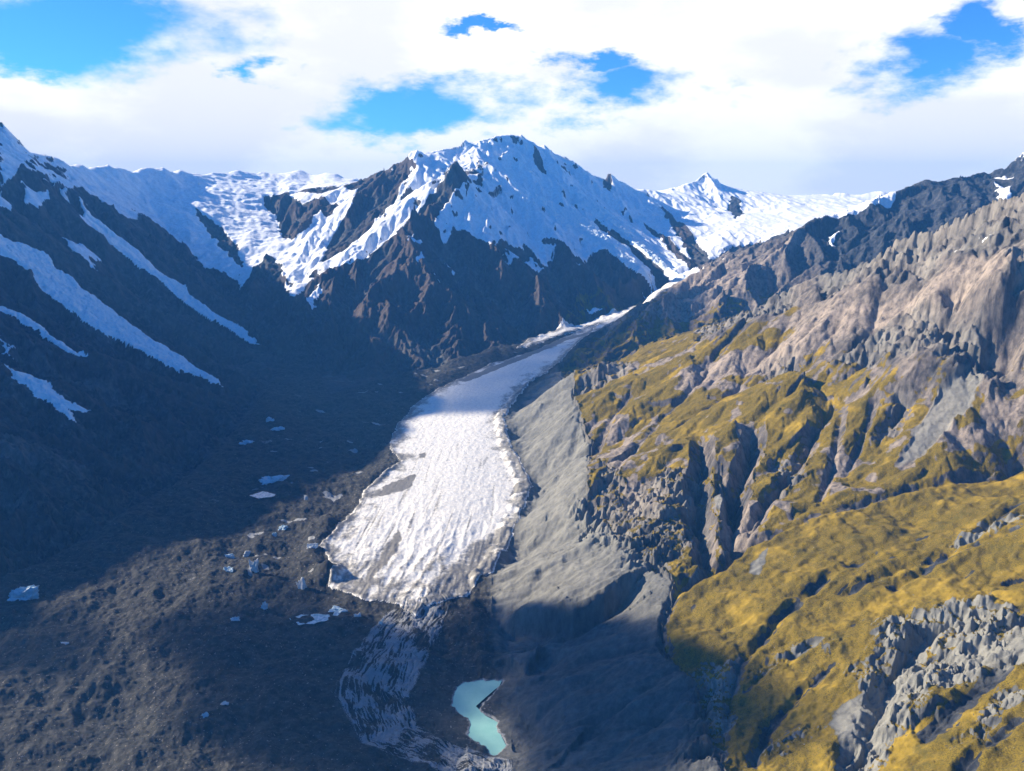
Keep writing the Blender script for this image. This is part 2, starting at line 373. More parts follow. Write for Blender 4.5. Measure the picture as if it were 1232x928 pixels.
snow = np.maximum(snow, left_hi * smooth(800, 900, z + 60 * n200))
snow = np.maximum(snow, left_zone * smooth(0.25, 0.7, 0.9 * n200 + 0.6 * n60 + (z - 1080) / 330) * smooth(2500, 3500, y))
snow = np.maximum(snow, smooth(6300, 6700, y) * smooth(820, 900, z + 40 * n200))
rock_in = [((318,236),(345,232),(360,241),(385,238),(405,246),(400,258),(380,262),(372,275),(352,290),(340,284),(335,264),(320,250)),
    ((774,266),(800,280),(819,302),(849,321),(846,326),(819,312),(790,284)), ((713,256),(742,278),(782,310),(812,338),(798,344),(766,304),(725,276)),
    ((546,204),(552,212),(586,214),(575,222),(556,219),(540,228),(522,250),(505,262),(500,278),(486,290),(478,300),(486,275),(508,248),(524,228)), ((96,226),(120,236),(140,258),(160,284),(150,284),(128,262),(104,244)), ((160,250),(176,258),(205,290),(222,308),(205,300),(180,276)), ((232,250),(262,268),(286,298),(292,320),(270,300),(246,272)),
    ((440,238),(470,205),(500,186),(492,205),(468,230),(440,262),(410,290),(388,308),(396,290)), ((640,178),(652,190),(656,205),(646,196)), ((720,210),(735,225),(738,236),(726,224)), ((880,236),(890,240),(896,258),(884,262),(876,250))]
for o in rock_in: snow *= 1 - zone(o, 14)
# ice: the clean glacier, its upper trunk, and the tongues hanging on the walls
tongues = [
    ('long pale blue hanging glacier, the biggest on the dark left wall', ((-30,266),(0,280),(22,290),(60,308),(66,320),(84,330),(96,342),(116,356),(136,372),(156,388),(184,410),(208,423),(228,438),(252,451),(269,464),(230,450),(203,440),(166,420),(135,404),(104,388),(80,371),(54,354),(40,337),(18,318),(0,308),(-30,298))),
    ('hanging glacier running from the cloudy snowfield down to the cirque mouth', ((93,234),(111,257),(136,279),(167,301),(192,327),(217,343),(237,360),(263,378),(291,394),(314,416),(300,411),(274,394),(249,382),(229,368),(203,349),(178,330),(148,309),(123,289),(101,264))),
    ('thin white ice tongue low on the dark wall at the photo edge', ((-20,360),(0,366),(25,374),(45,391),(65,406),(85,419),(106,434),(80,425),(62,411),(40,396),(20,384),(0,376),(-20,370))),
    ('short white snow tongue ending in ragged fingers on the dark wall', ((2,440),(30,451),(55,461),(75,480),(112,497),(96,497),(85,494),(92,508),(75,500),(60,485),(40,475),(15,458))),
    ('icefall spilling between two rock ribs beside the snowy peak', ((690,232),(720,244),(760,280),(800,316),(850,326),(838,333),(812,330),(790,318),(760,292),(726,262),(694,244))),
    ('steep icefall below the peak that ends above the glacier bend', ((640,232),(690,252),(722,278),(752,308),(782,334),(803,353),(786,350),(760,326),(735,306),(705,286),(668,268)))]
n9 = wn1(9, 2, 15); warp_t = (x + 14 * n60 + 14 * n20 + 9 * n9, y + 14 * n60b + 14 * wn1(20, 3, 14) + 9 * wn1(9, 2, 16))
tong = [region(AT(*o), warp_t, 60) for _, o in tongues]
glac_d = region(GLACIER, warp_s, 300); trunk_d = region(TRUNK, warp_s, 60)
moraine_stripe = smooth(26, 8, polyline(PZ((600,452,190),(660,428,226),(720,406,250),(760,389,310)), 60)[1]) if False else None
floor_i = floor_m

# ------------------------------------------------------------------ erosion
outcrops = [((905,905),(960,880),(1000,868),(950,905),(880,930)), ((1010,770),(960,786),(905,812),(950,780)), ((1140,650),(1200,628),(1232,622),(1232,634),(1160,655)), ((1190,840),(1232,820),(1232,850),(1160,890)), ((1205,290),(1232,270),(1240,330),(1212,335)), ((836,398),(870,380),(945,352),(960,360),(880,398),(840,410)), ((720,555),(745,570),(760,620),(740,650),(715,620)), ((690,600),(735,610),(800,660),(812,690),(760,690),(700,650)), ((1075,470),(1095,480),(1080,520),(1060,510)), ((930,540),(960,530),(965,570),(940,590)), ((700,430),(740,420),(760,440),(720,470),(700,465)), ((1030,820),(1060,745),(1110,735),(1180,715),(1232,735),(1232,800),(1180,805),(1120,850),(1050,928),(1005,928),(1050,860)), ((740,600),(800,560),(850,580),(850,640),(810,680),(770,660),(730,630)), ((1040,395),(1100,368),(1150,375),(1190,410),(1215,450),(1180,465),(1130,440),(1060,430),(1000,430)), ((1120,262),(1232,232),(1232,290),(1180,300),(1110,300),(1060,310)), ((825,810),(885,795),(890,840),(862,928),(812,928),(826,860)), ((920,430),(955,426),(960,450),(925,452)), ((960,345),(1060,300),(1130,290),(1140,315),(1060,335),(990,365))]
outc = np.zeros(NV, f4)
for o in outcrops: outc = np.maximum(outc, zone(o, 22))
tong_m = smooth(-25, 10, np.maximum.reduce(tong)).astype(f4)
talus_out = [((1158,440),(1190,455),(1160,500),(1112,552),(1078,562),(1100,520),(1130,475)), ((868,572),(874,578),(880,640),(868,620),(862,596)), ((905,672),(925,660),(912,690),(900,690)), ((1000,850),(1100,790),(1130,800),(1060,880),(1010,928)), ((1150,780),(1240,740),(1240,800),(1180,800),(1130,830))]
tal = np.zeros(NV, f4)
for o in talus_out: tal = np.maximum(tal, zone(o, 8, warp_s))
ero_w = (np.clip(1 - floor_m, 0, 1) * (1 - 0.8 * tal * (1 - terr_m)) * (1 - 0.42 * snow - 0.30 * snow * left_zone) * (1 - 0.8 * tong_m)).astype(f4)
near_r = smooth(-0.1, 0.1, (3400 + 0.25 * x - y) / 1000) * (x > -50)          # the grassy mountainside, as against the big ranges
rocky_r = np.clip(outc, 0, 1)
sharp = np.where(scarp_m > .5, 0.6, np.where(near_r > .5, -0.7 + 1.4 * rocky_r, 0.75)) * (1 - 0.5 * snow)
big_w = ero_w * (0.85 + (0.52 - 0.85) * near_r) * (1 - 0.5 * terr_m) * (1 - 0.35 * scarp_m)
mid_w = ero_w * (1 + (0.30 + 0.8 * rocky_r - 1) * near_r) * (1 - 0.55 * scarp_m * (1 - outc))
mid_w *= 1 - 0.45 * f_zone * (x > 0)
small_w = ero_w * (1 - 0.5 * f_zone * (x > 0)) * (1 + (0.10 + 1.2 * rocky_r - 1) * near_r) * (1 - 0.6 * scarp_m * (1 - outc))
lam_list = [420, 210, 105, 56, 28, 14, 7, 3.5]
eh, esig = par(lambda a, b, c, d, e, g_, h_, k_, m: gullies(a, b, c, d, lam_list, e, g_, h_, k_, m), x, y, gx, gy, big_w.astype(f4), mid_w.astype(f4), small_w.astype(f4), sharp.astype(f4), minlam)
z += eh
def crag(a, b, m): return fbm(a, b, 46, 5, 21, 0.55, True, m)
cr = par(crag, x, y, minlam)
big = wn1(700, 4, 5)
zmid = z.copy()

def normals():
    Z = z.reshape(SHAPE); Xg, Yg = GXX, GYY
    du = [np.gradient(q, axis=1) for q in (Xg, Yg, Z)]; dv = [np.gradient(q, axis=0) for q in (Xg, Yg, Z)]
    nx_ = du[1] * dv[2] - du[2] * dv[1]; ny_ = du[2] * dv[0] - du[0] * dv[2]; nz_ = du[0] * dv[1] - du[1] * dv[0]
    l = np.sqrt(nx_ ** 2 + ny_ ** 2 + nz_ ** 2) + 1e-9; sgn = np.sign(nz_)
    return (nx_ * sgn / l).ravel().astype(f4), (ny_ * sgn / l).ravel().astype(f4), (np.abs(nz_) / l).ravel().astype(f4)

# ------------------------------------------------------------------ masks
nxn, nyn, nzn = normals()
steep = smooth(0.80, 0.62, nzn)
snow *= 1 - 0.9 * smooth(0.60, 0.46, nzn + 0.10 * n60 + 0.06 * n20)
snow *= 1 - 0.8 * smooth(0.62, 0.85, cr) * (z < 1150) * smooth(0.9, 0.8, nzn)
# ------------------------------------------------------------------ surface relief by kind of ground
rocky = np.clip((1 - floor_m) * (1 - snow), 0, 1)
amp_c = np.where(terr_m > .5, 0.4 + 4.0 * steep, np.where(near_r > .5, 0.5 + 6 * steep, np.where(f_zone > .5, 1.5 + 4 * steep, 2.5 + 9.0 * steep))) * rocky * (1 - 0.75 * scarp_m)
z += (amp_c * cr * np.where(near_r > .5, 0.4, 1.0)).astype(f4)
ph = (z + 26 * n60 + 22 * n200) / 34.0
fr = ph - np.floor(ph)
cliff = np.clip(outc * (1 - 0.3 * terr_m) + 0.5 * f_zone * (x > 0) * (1 - floor_m), 0, 1)
z += (cliff * 34.0 * 0.8 * (smooth(0.35, 0.95, fr) - fr) ).astype(f4)
# long runnels and ribs that follow the fall line
si_, sdist, _, sprog = polyline(L['scarp'], 900)
along = (0.86 * x + 0.5 * y + 14 * n200).astype(f4); across = (-0.5 * x + 0.86 * y + 22 * n200b + 4 * n60).astype(f4)
scl_len = float(np.hypot(*np.diff(np.array(L['scarp'])[:, :2], axis=0).T).sum())
sacr = across.copy(); sacr[si_] = (sprog * scl_len).astype(f4) + 0.35 * sdist + 9 * n200[si_] + 3 * n60[si_]
salo = z.copy()
streak_s = par(lambda a, b, m: fbm(a, b, 62, 5, 81, 0.58, True, m), (salo * 0.14).astype(f4), sacr, minlam)
streak_s2 = par(lambda a, b, m: fbm(a, b, 150, 4, 84, 0.5, True, m), (salo * 0.5).astype(f4), (sacr + 0.5 * salo).astype(f4), minlam)
streak_m = par(lambda a, b, m: fbm(a, b, 80, 5, 82, 0.56, True, m), (along * 0.16).astype(f4), across, minlam)
wall_w = left_zone * (1 - floor_m) * (1 - 0.6 * tong_m)
streak_w = par(lambda a, b, m: fbm(a, b, 170, 6, 83, 0.55, True, m), (x * 0.16 + 30 * n60).astype(f4), (y - 0.12 * x + 40 * n200).astype(f4), minlam)
z += (wall_w * 30.0 * (streak_w - 0.3)).astype(f4)
snow = np.maximum(snow, left_zone * (1 - floor_m) * smooth(0.30, 0.0, streak_w) * smooth(800, 1000, z + 80 * n200)).astype(f4)
snow = np.maximum(snow, left_zone * (1 - floor_m) * smooth(0.16, -0.08, streak_w) * smooth(0.05, 0.45, n60 + 0.5 * n200) * smooth(480, 800, z + 80 * n200)).astype(f4)
mtn_w = (1 - scarp_m) * (1 - floor_m) * near_r * (1 - 0.4 * outc)
z += (scarp_m * (13.0 * streak_s + 5 * n60 + 9 * streak_s2) - mtn_w * (1 - terr_m) * (1 - 0.8 * tal) * (8.0 - 3.5 * smooth(520, 640, z)) * streak_m - mtn_w * terr_m * 5.5 * streak_m).astype(f4)
cr2 = par(lambda a, b, m: fbm(a, b, 26, 5, 22, 0.6, True, m), 0.4 * (0.86 * x + 0.5 * y), -0.5 * x + 0.86 * y, minlam)
z += (outc * 2.0 * cr2).astype(f4)
rib = par(lambda a, b, m: fbm(a, b, 34, 5, 85, 0.6, True, m), (along * 0.13 + 5 * n60).astype(f4), (across + 6 * n20).astype(f4), minlam)
z += (outc * (1 - tal * terr_m) * 10.0 * rib).astype(f4)
craggy = smooth(-0.25, 0.25, n60b + 0.5 * n200 + 0.15) * np.where(z > 600, 0.5, 1.0)
rockw = np.clip(outc * craggy + 0.35 * steep * (1 - terr_m) * (1 - f_zone), 0, 1) * (1 - floor_m) * (1 - snow)
for lam_, a_ in ((24, 7.5), (11, 3.2), (5, 1.5)):
    lv, ed = par(lambda a, b: worley(a, b, lam_, int(lam_) * 3), 0.26 * (0.86 * x + 0.5 * y) + 3 * n20, -0.5 * x + 0.86 * y + 5 * n60b)
    z += (np.clip(lam_ / minlam - 0.6, 0, 1) * rockw * a_ * ((lv - 0.5) + 0.5 * np.minimum(ed * 3, 1))).astype(f4)
# grass ground: soft hummocks, terracettes
grass_hum = wn1(34, 4, 31)
z += (terr_m * 4.6 * grass_hum + terr_m * 12 * wn1(130, 4, 32) + (1 - terr_m) * near_r * (1 - scarp_m) * (1 - floor_m) * 2 * grass_hum).astype(f4)
# debris-covered ice: hummocks and hollows
hum = par(lambda a, b, m: fbm(a, b, 150, 6, 41, 0.52, True, m), x, y, minlam)
hum2 = par(lambda a, b, m: fbm(a + 0.5 * b, b, 44, 5, 42, 0.55, False, m), x, y, minlam)
lake_d = region(LAKE, warp_s, 120)
nearlake = smooth(-120, -10, lake_d)
deb = floor_m * (1 - smooth(-30, 30, glac_d))
z += (deb * (1 - nearlake) * (8.0 * (hum - 0.3) + 5.0 * hum2 + 16 * n200 + 12 * par(lambda a, b, m: fbm(a, b * 0.4, 170, 4, 43, 0.5, True, m), x + 0.25 * y, y, minlam))).astype(f4)
# clean ice: crevassed rolling surface, long ridges towards the snout
gl_m = smooth(-6, 10, np.maximum(glac_d, trunk_d))
_, gd, gs, gt = (lambda q: q)(polyline(L['ice_mid'], 6000))
gi, gd, gs, gt = polyline(L['ice_mid'], 900)
fs = np.zeros(NV, f4); fd = np.zeros(NV, f4); fs[gi] = gt * 9000; fd[gi] = gd * gs
ridge = par(lambda a, b, m: fbm(a * 0.16, b, 34, 4, 51, 0.55, True, m), fs, fd, minlam)
crev = par(lambda a, b, m: fbm(a, b * 0.20, 15, 4, 52, 0.6, True, m), fs, fd, minlam)
snout = smooth(2600, 1900, y)
z += (gl_m * (6 + (0.8 + 3.5 * snout) * ridge + (2.6 - 1.2 * snout) * crev + 0.5 * n20 + 3 * n60 * snout)).astype(f4)
# tongues are bulging broken ice
for tdist in tong:
    m_ = smooth(-4, 18, tdist)
    z += (m_ * (7 + 5 * np.abs(n60))).astype(f4)
    q_ = np.nonzero(tdist > -6)[0]
    if q_.size:
        lv, ed = worley((x[q_] * 0.8).astype(f4), y[q_], 17.0, 61); z[q_] += (m_[q_] * (9.0 * (lv - 0.5) + 4 * np.minimum(ed * 2.5, 1))).astype(f4)
z += (snow * (1.2 * n20 + 1.6 * n60)).astype(f4)
# banded ice curling round the lake
BAND = AT((512,728),(478,780),(448,835),(470,885),(530,915),(585,932))
bi, bd, bs, bt = polyline(BAND, 130)
bwid = 78 + 20 * np.sin(bt * 5)
bm = smooth(1.0, 0.7, bd / bwid) * smooth(-5, 8, -lake_d[bi])
stripe = fbm((bt * 420 + 0 * bd).astype(f4) * f4(0.2), (bd * bs + 9 * n60[bi]).astype(f4), 7.5, 4, 77, 0.6, True)
z[bi] += (bm * (3.2 * stripe + 2)).astype(f4)
band = np.zeros(NV, f4); band[bi] = (bm * smooth(-0.1, 0.7, stripe + 0.5 * n60[bi])).astype(f4)
# stones and tussocks at the finest scale the sheet can hold
rgh = np.zeros(NV, f4)
for lam_ in (1.2, 1.8, 2.7, 4.0, 6.0, 9.0, 13.5, 20.0):
    k_ = np.clip(1 - np.abs(np.log(lam_ / (minlam * 1.25))) / 0.55, 0, 1).astype(f4); q_ = np.nonzero(k_ > 0)[0]
    if q_.size:
        for part in np.array_split(q_, 8): rgh[part] += k_[part] * gnoise(x[part] / f4(lam_), y[part] / f4(lam_), int(lam_ * 10))
gpatch = smooth(-0.2, 0.5, n20)
stony = np.where(floor_m > .5, 0.45 * (1 - gl_m) + 0.14 * gl_m, np.where(scarp_m > .5, 0.28, 0.32 + 0.3 * outc)) * (1 - 0.8 * snow) * np.where((terr_m > .5) & (outc < .3), 0.6, 1)
z += (rgh * stony * np.minimum(spacing, 6)).astype(f4)
# lake basin
z = np.where(lake_d > -4, np.minimum(z, -1.5 - np.clip(lake_d, 0, 12) * 0.6), z)
z = np.where((lake_d <= -4) & (lake_d > -45), np.minimum(z, 0.5 + np.maximum(-lake_d - 4, 0) * 0.35), z)
z = np.where((lake_d <= -4) & (lake_d > -60), np.maximum(z, 0.35 + np.minimum(-lake_d - 4, 30) * 0.1), z).astype(f4)
nxn, nyn, nzn = normals()
steep = smooth(0.82, 0.60, nzn)

# ------------------------------------------------------------------ ground cover
red_out = [((800,462),(850,432),(930,405),(1000,375),(1100,340),(1180,305),(1240,296),(1240,350),(1150,362),(1090,385),(1040,392),(960,428),(880,452),(830,472)), ((800,352),(880,318),(900,308),(945,285),(968,276),(955,300),(900,335),(850,365),(800,380)), ((1190,470),(1240,468),(1240,512),(1150,552),(1108,578),(1140,540))]
red = np.zeros(NV, f4)
for o in red_out: red = np.maximum(red, zone(o, 30))
upper = np.clip((1 - floor_m) * (1 - scarp_m) * (1 - terr_m) * (x > 0) * smooth(5000, 4900, y), 0, 1)
red = np.maximum(red, upper * near_r * np.clip(0.45 + 0.5 * n200b + 0.3 * n60, 0, 1))
red = np.maximum(red, f_zone * (x > 0) * smooth(1750, 1200, x) * smooth(4000, 4200, y) * np.clip(0.65 + 0.3 * n60, 0, 1))  # far ridge's brown-mauve rock, with sunlight painted in as a lighter colour
right_side = np.clip((1 - floor_m) * (1 - scarp_m) * (x > 0) * smooth(5000, 4900, y) * (x > (y - 3800) * 0.35), 0, 1)
alt = z - 90 * n200 - 30 * n60
g = smooth(690, 530, alt) * np.where(terr_m > 0.5, 1, smooth(0.50, 0.68, nzn + 0.06 * n20))
g = np.where(f_zone > 0.5, smooth(600, 420, alt) * smooth(0.62, 0.80, nzn + 0.05 * n20), g)
g = np.maximum(g, 0) * right_side
g *= 1 - smooth(0.55, 0.85, red + 0.25 * n60)
g *= 1 - tal
g *= 1 - 0.85 * bare * smooth(0.3, -0.1, n60)
g *= np.where(terr_m > .5, smooth(0.52, 0.68, nzn + 0.07 * n20), 1)
g *= 1 - outc * smooth(0.86, 0.70, nzn + 0.05 * n20)
streak = par(lambda a, b, m: fbm(a, b, 70, 4, 61, 0.55, False, m), x + y * 0.8, (y - x) * 0.25, minlam)
g *= np.where(terr_m > .5, 1, smooth(-0.75, -0.35, streak + (560 - z) / 420))
g *= np.where(terr_m > .5, smooth(1.0, 0.75, streak_m + 0.15 * n20), smooth(0.95, 0.70, streak_m + (alt - 430) / 500))
grass = g.astype(f4)
pale = np.clip(scarp_m * (0.45 + 0.55 * smooth(1450, 1900, y)) * (0.62 + 0.35 * streak_s + 0.2 * n60) + 0.8 * tal, 0, 1)  # lower scarp greyer, with the cloud shadow deepened in its colour
pale = np.maximum(pale, outc * terr_m * np.clip(0.75 + 0.5 * rib, 0.25, 1))
pale = np.maximum(pale, outc * near_r * (0.35 + 0.4 * n60))
brown = np.clip(zone(((545,210),(440,330),(400,400),(390,470),(460,455),(500,400),(520,330),(540,260)), 60) * (0.5 + 0.5 * n60) + f_zone * smooth(1250, 900, x) * smooth(3800, 4000, y) * 0.8, 0, 1)

walls = np.clip(left_zone + peak_zone, 0, 1) * (1 - floor_m)
brown = np.clip(brown + walls * 0.75 * smooth(0.25, 0.75, np.where(left_zone > .5, streak_w, 0.5 + 0.3 * esig) + 0.25 * n200), 0, 1)
pale = np.clip(pale + walls * 0.30 * smooth(0.25, -0.05, np.where(left_zone > .5, streak_w, 0.35 + 0.3 * esig) + 0.2 * n200b), 0, 1)

def srgb(c): return tuple(((v / 12.92) if v <= 0.04045 else ((v + 0.055) / 1.055) ** 2.4) for v in c)

# ------------------------------------------------------------------ materials
def new_mat(name):
    m = bpy.data.materials.new(name); m.use_nodes = True
    nt = m.node_tree; nt.nodes.clear()
    return m, nt
class NB:
    def __init__(s, nt): s.nt = nt
    def n(s, t, **kw):
        q = s.nt.nodes.new(t)
        for k, v in kw.items():
            if k in ('_in',): continue
            setattr(q, k, v)
        for k, v in kw.get('_in', {}).items(): s.set(q.inputs[k], v)
        return q
    def set(s, sock, v):
        if isinstance(v, bpy.types.NodeSocket): s.nt.links.new(v, sock)
        else: sock.default_value = v
    def math(s, op, a, b=0.0, c=None, clamp=False):
        q = s.nt.nodes.new('ShaderNodeMath'); q.operation = op; q.use_clamp = clamp
        s.set(q.inputs[0], a); s.set(q.inputs[1], b)
        if c is not None: s.set(q.inputs[2], c)
        return q.outputs[0]
    def mix(s, f, a, b):
        q = s.nt.nodes.new('ShaderNodeMix'); q.data_type = 'RGBA'
        s.set(q.inputs[0], f); s.set(q.inputs[6], a if not isinstance(a, tuple) else (*a, 1)); s.set(q.inputs[7], b if not isinstance(b, tuple) else (*b, 1))
        return q.outputs[2]
    def step(s, v, lo, hi):
        q = s.nt.nodes.new('ShaderNodeMapRange'); q.interpolation_type = 'SMOOTHSTEP'
        s.set(q.inputs[0], v); q.inputs[1].default_value = lo; q.inputs[2].default_value = hi
        return q.outputs[0]
    def noise(s, vec, scale, detail=4, rough=0.6):
        q = s.nt.nodes.new('ShaderNodeTexNoise'); s.set(q.inputs['Vector'], vec)
        q.inputs['Scale'].default_value = scale; q.inputs['Detail'].default_value = detail; q.inputs['Roughness'].default_value = rough
        return q.outputs['Fac']

def attr(b, name):
    a = b.n('ShaderNodeAttribute', attribute_name=name); sp = b.n('ShaderNodeSeparateColor'); b.set(sp.inputs[0], a.outputs['Color'])
    return sp.outputs[0], sp.outputs[1], sp.outputs[2], a.outputs['Alpha']

def finish(b, col, rough, bumpv=None, dist=1.0, strength=0.6, spec=0.2, sss=False):
    p = b.n('ShaderNodeBsdfPrincipled'); b.set(p.inputs['Base Color'], col); b.set(p.inputs['Roughness'], rough)
    b.set(p.inputs['Specular IOR Level'], spec)
    if bumpv is not None:
        bp = b.n('ShaderNodeBump'); b.set(bp.inputs['Height'], bumpv); bp.inputs['Distance'].default_value = dist; bp.inputs['Strength'].default_value = strength
        b.nt.links.new(bp.outputs[0], p.inputs['Normal'])
    o = b.n('ShaderNodeOutputMaterial'); b.nt.links.new(p.outputs[0], o.inputs[0])

def terrain_material():
    m, nt = new_mat('alpine_ground'); b = NB(nt)
    pos = b.n('ShaderNodeNewGeometry').outputs['Position']
    sn, gr, rd, pl = attr(b, 'cover_a'); br, sg, db, ic = attr(b, 'cover_b')
    mp = b.n('ShaderNodeMapping'); b.set(mp.inputs[0], pos); mp.inputs['Scale'].default_value = (1, 1, 0.35)
    nl = b.noise(pos, 0.012, 6, 0.65); nm = b.noise(mp.outputs[0], 0.06, 6, 0.7); nf = b.noise(pos, 0.45, 5, 0.7); nff = b.noise(pos, 0.20, 3, 0.6)
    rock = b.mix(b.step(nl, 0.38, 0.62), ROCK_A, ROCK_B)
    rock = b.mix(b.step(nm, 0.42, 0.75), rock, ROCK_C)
    rock = b.mix(b.math('MULTIPLY', br, 0.8), rock, ROCK_BROWN)
    rock = b.mix(b.math('MULTIPLY', rd, b.step(nm, 0.2, 0.6)), rock, SCREE_RED)
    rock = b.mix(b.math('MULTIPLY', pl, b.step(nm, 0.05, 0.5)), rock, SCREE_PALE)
    debc = b.mix(b.step(nm, 0.35, 0.7), DEB_A, DEB_B)
    debc = b.mix(b.step(nff, 0.64, 0.70), debc, DEB_C)
    rock = b.mix(db, rock, debc)
    gf = b.step(b.math('ADD', gr, b.math('MULTIPLY', b.math('SUBTRACT', nf, 0.5), 0.9)), 0.38, 0.62)
    gcol = b.mix(b.step(nm, 0.3, 0.7), GRASS_A, GRASS_B)
    gcol = b.mix(b.step(nf, 0.40, 0.66), gcol, GRASS_C)
    gcol = b.mix(b.step(nl, 0.48, 0.70), gcol, GRASS_D)
    gcol = b.mix(b.math('MULTIPLY', b.step(b.noise(pos, 0.022, 7, 0.7), 0.52, 0.70), 0.75), gcol, GRASS_E)
    gcol = b.mix(b.step(nff, 0.69, 0.73), gcol, (0.20, 0.19, 0.165))
    col = b.mix(gf, rock, gcol)
    icv = b.step(b.math('ADD', ic, b.math('MULTIPLY', b.math('SUBTRACT', nf, 0.5), 0.8)), 0.4, 0.6)
    col = b.mix(icv, col, (0.26, 0.265, 0.27))
    sf = b.step(b.math('ADD', sn, b.math('ADD', b.math('MULTIPLY', b.math('SUBTRACT', nm, 0.5), 0.8), b.math('MULTIPLY', b.math('SUBTRACT', nf, 0.5), 0.3))), 0.42, 0.56)
    col = b.mix(sf, col, (0.84, 0.86, 0.88))
    vary = b.math('MULTIPLY', b.math('MULTIPLY_ADD', nf, 0.6, 0.7), b.math('MULTIPLY_ADD', nm, 0.9, 0.55))
    vc = b.n('ShaderNodeMix', data_type='RGBA', blend_type='MULTIPLY'); vc.inputs[0].default_value = 1
    b.set(vc.inputs[6], col); cmb = b.n('ShaderNodeCombineColor'); [b.set(cmb.inputs[i], vary) for i in range(3)]; b.set(vc.inputs[7], cmb.outputs[0])
    bump = b.math('ADD', b.math('MULTIPLY', nm, 4.0), b.math('MULTIPLY', nf, 1.0))
    bump = b.math('MULTIPLY', bump, b.math('SUBTRACT', 1.0, b.math('MULTIPLY', sf, 0.75)))
    finish(b, vc.outputs[2], 0.95, bump, 1.0, 0.8)
    return m

GRASS_E = (0.062, 0.056, 0.012)
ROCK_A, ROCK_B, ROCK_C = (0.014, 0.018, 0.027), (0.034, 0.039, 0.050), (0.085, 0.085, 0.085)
ROCK_BROWN, SCREE_RED, SCREE_PALE = (0.088, 0.066, 0.058), (0.30, 0.245, 0.200), (0.225, 0.22, 0.195)
DEB_A, DEB_B, DEB_C = (0.024, 0.025, 0.026), (0.058, 0.057, 0.054), (0.24, 0.22, 0.20)
GRASS_A, GRASS_B, GRASS_C, GRASS_D = (0.245, 0.172, 0.014), (0.125, 0.088, 0.011), (0.055, 0.044, 0.009), (0.32, 0.215, 0.024)

def ice_material(name, light, dirt, blue, rough=0.7):
    m, nt = new_mat(name); b = NB(nt)
    pos = b.n('ShaderNodeNewGeometry').outputs['Position']
    sn, gr, rd, pl = attr(b, 'cover_a'); br, sg, db, ic = attr(b, 'cover_b')
    nl = b.noise(pos, 0.02, 5, 0.6); nm = b.noise(pos, 0.10, 5, 0.7); nf = b.noise(pos, 0.5, 4, 0.7)
    col = b.mix(b.step(nm, 0.40, 0.72), light, blue)
    sp = b.math('MULTIPLY', b.step(nf, 0.58, 0.74), b.step(nl, 0.35, 0.65))
    col = b.mix(b.math('MULTIPLY', sp, 0.6), col, dirt)
    col = b.mix(b.step(b.math('ADD', db, b.math('MULTIPLY', b.math('SUBTRACT', nm, 0.5), 0.9)), 0.22, 0.75), col, dirt)
    finish(b, col, rough, b.math('ADD', b.math('MULTIPLY', nm, 3.0), nf), 1.0, 0.7, 0.3)
    return m
MAT_G = terrain_material()
MAT_ICE = ice_material('glacier_ice', (0.82, 0.775, 0.70), (0.20, 0.19, 0.175), (0.62, 0.635, 0.635))
MAT_HANG = ice_material('hanging_ice', (0.86, 0.89, 0.90), (0.16, 0.20, 0.24), (0.52, 0.74, 0.82))

# ------------------------------------------------------------------ dirt on the clean ice
dirt = np.zeros(NV, f4)
for o, so in ((((448,598),(470,584),(500,572),(502,578),(490,590),(460,600)), 6), (((478,640),(484,650),(468,680),(452,700),(440,722),(432,718),(444,690),(462,662)), 9), (((504,548),(512,546),(510,554),(503,553)), 4), (((520,700),(560,660),(600,640),(625,640),(600,690),(560,724),(515,735)), 30), (((640,575),(645,590),(612,600),(620,588)), 8)):
    dirt = np.maximum(dirt, zone(o, so, warp_s) * (0.75 if so == 30 else 1))
toe = smooth(2250, 1800, y + 120 * n60 + 160 * n200)
dirt = np.maximum(dirt, gl_m * toe * np.clip(0.45 + 0.5 * ridge, 0, 1))
dirt = np.maximum(dirt, gl_m * smooth(105, 8, np.maximum(glac_d, trunk_d) + 55 * n60) * 0.66)
dirt = dirt * np.clip(0.75 + 0.6 * ridge + 0.3 * n20, 0, 1)
dirt = np.maximum(dirt, smooth(0.1, 0.8, ridge) * smooth(2300, 1850, y) * 0.75 * gl_m)
dirt = np.clip(dirt + smooth(24, 0, np.maximum(glac_d, trunk_d)) * 0.45 * (0.6 + n20), 0, 1) * (floor_m > 0.3)
# medial moraine between trunk and clean ice
fl = par(lambda a, b, m: fbm(a * 0.03, b, 46, 4, 95, 0.6, True, m), fs, fd, minlam)
dirt = np.maximum(dirt, gl_m * smooth(0.42, 0.85, fl) * (0.35 + 0.35 * smooth(3600, 2200, y)))
i_, d_, s_, t_ = polyline(PZ((560,458,175),(620,432,214),(680,410,240),(730,396,285),(775,376,335)), 80)
dirt[i_] = np.maximum(dirt[i_], smooth(38, 20, d_ + 10 * n60[i_]))
ice_spots = smooth(0.50, 0.62, par(lambda a, b, m: fbm(a * 0.6 + b * 0.3, b, 60, 4, 71, 0.6, False, m), x, y, minlam)) * deb * smooth(1500, 2100, y) * smooth(-1200, -700, x)
iceb = np.maximum(np.maximum(band * 0.66, smooth(-16, -3, lake_d) * (lake_d < -1) * 0.62), ice_spots * 0.7)
shore = np.zeros(NV, f4); 
debris = np.clip(floor_m * (1 - smooth(-2, 2, np.maximum(glac_d, trunk_d))) + 0.0, 0, 1)

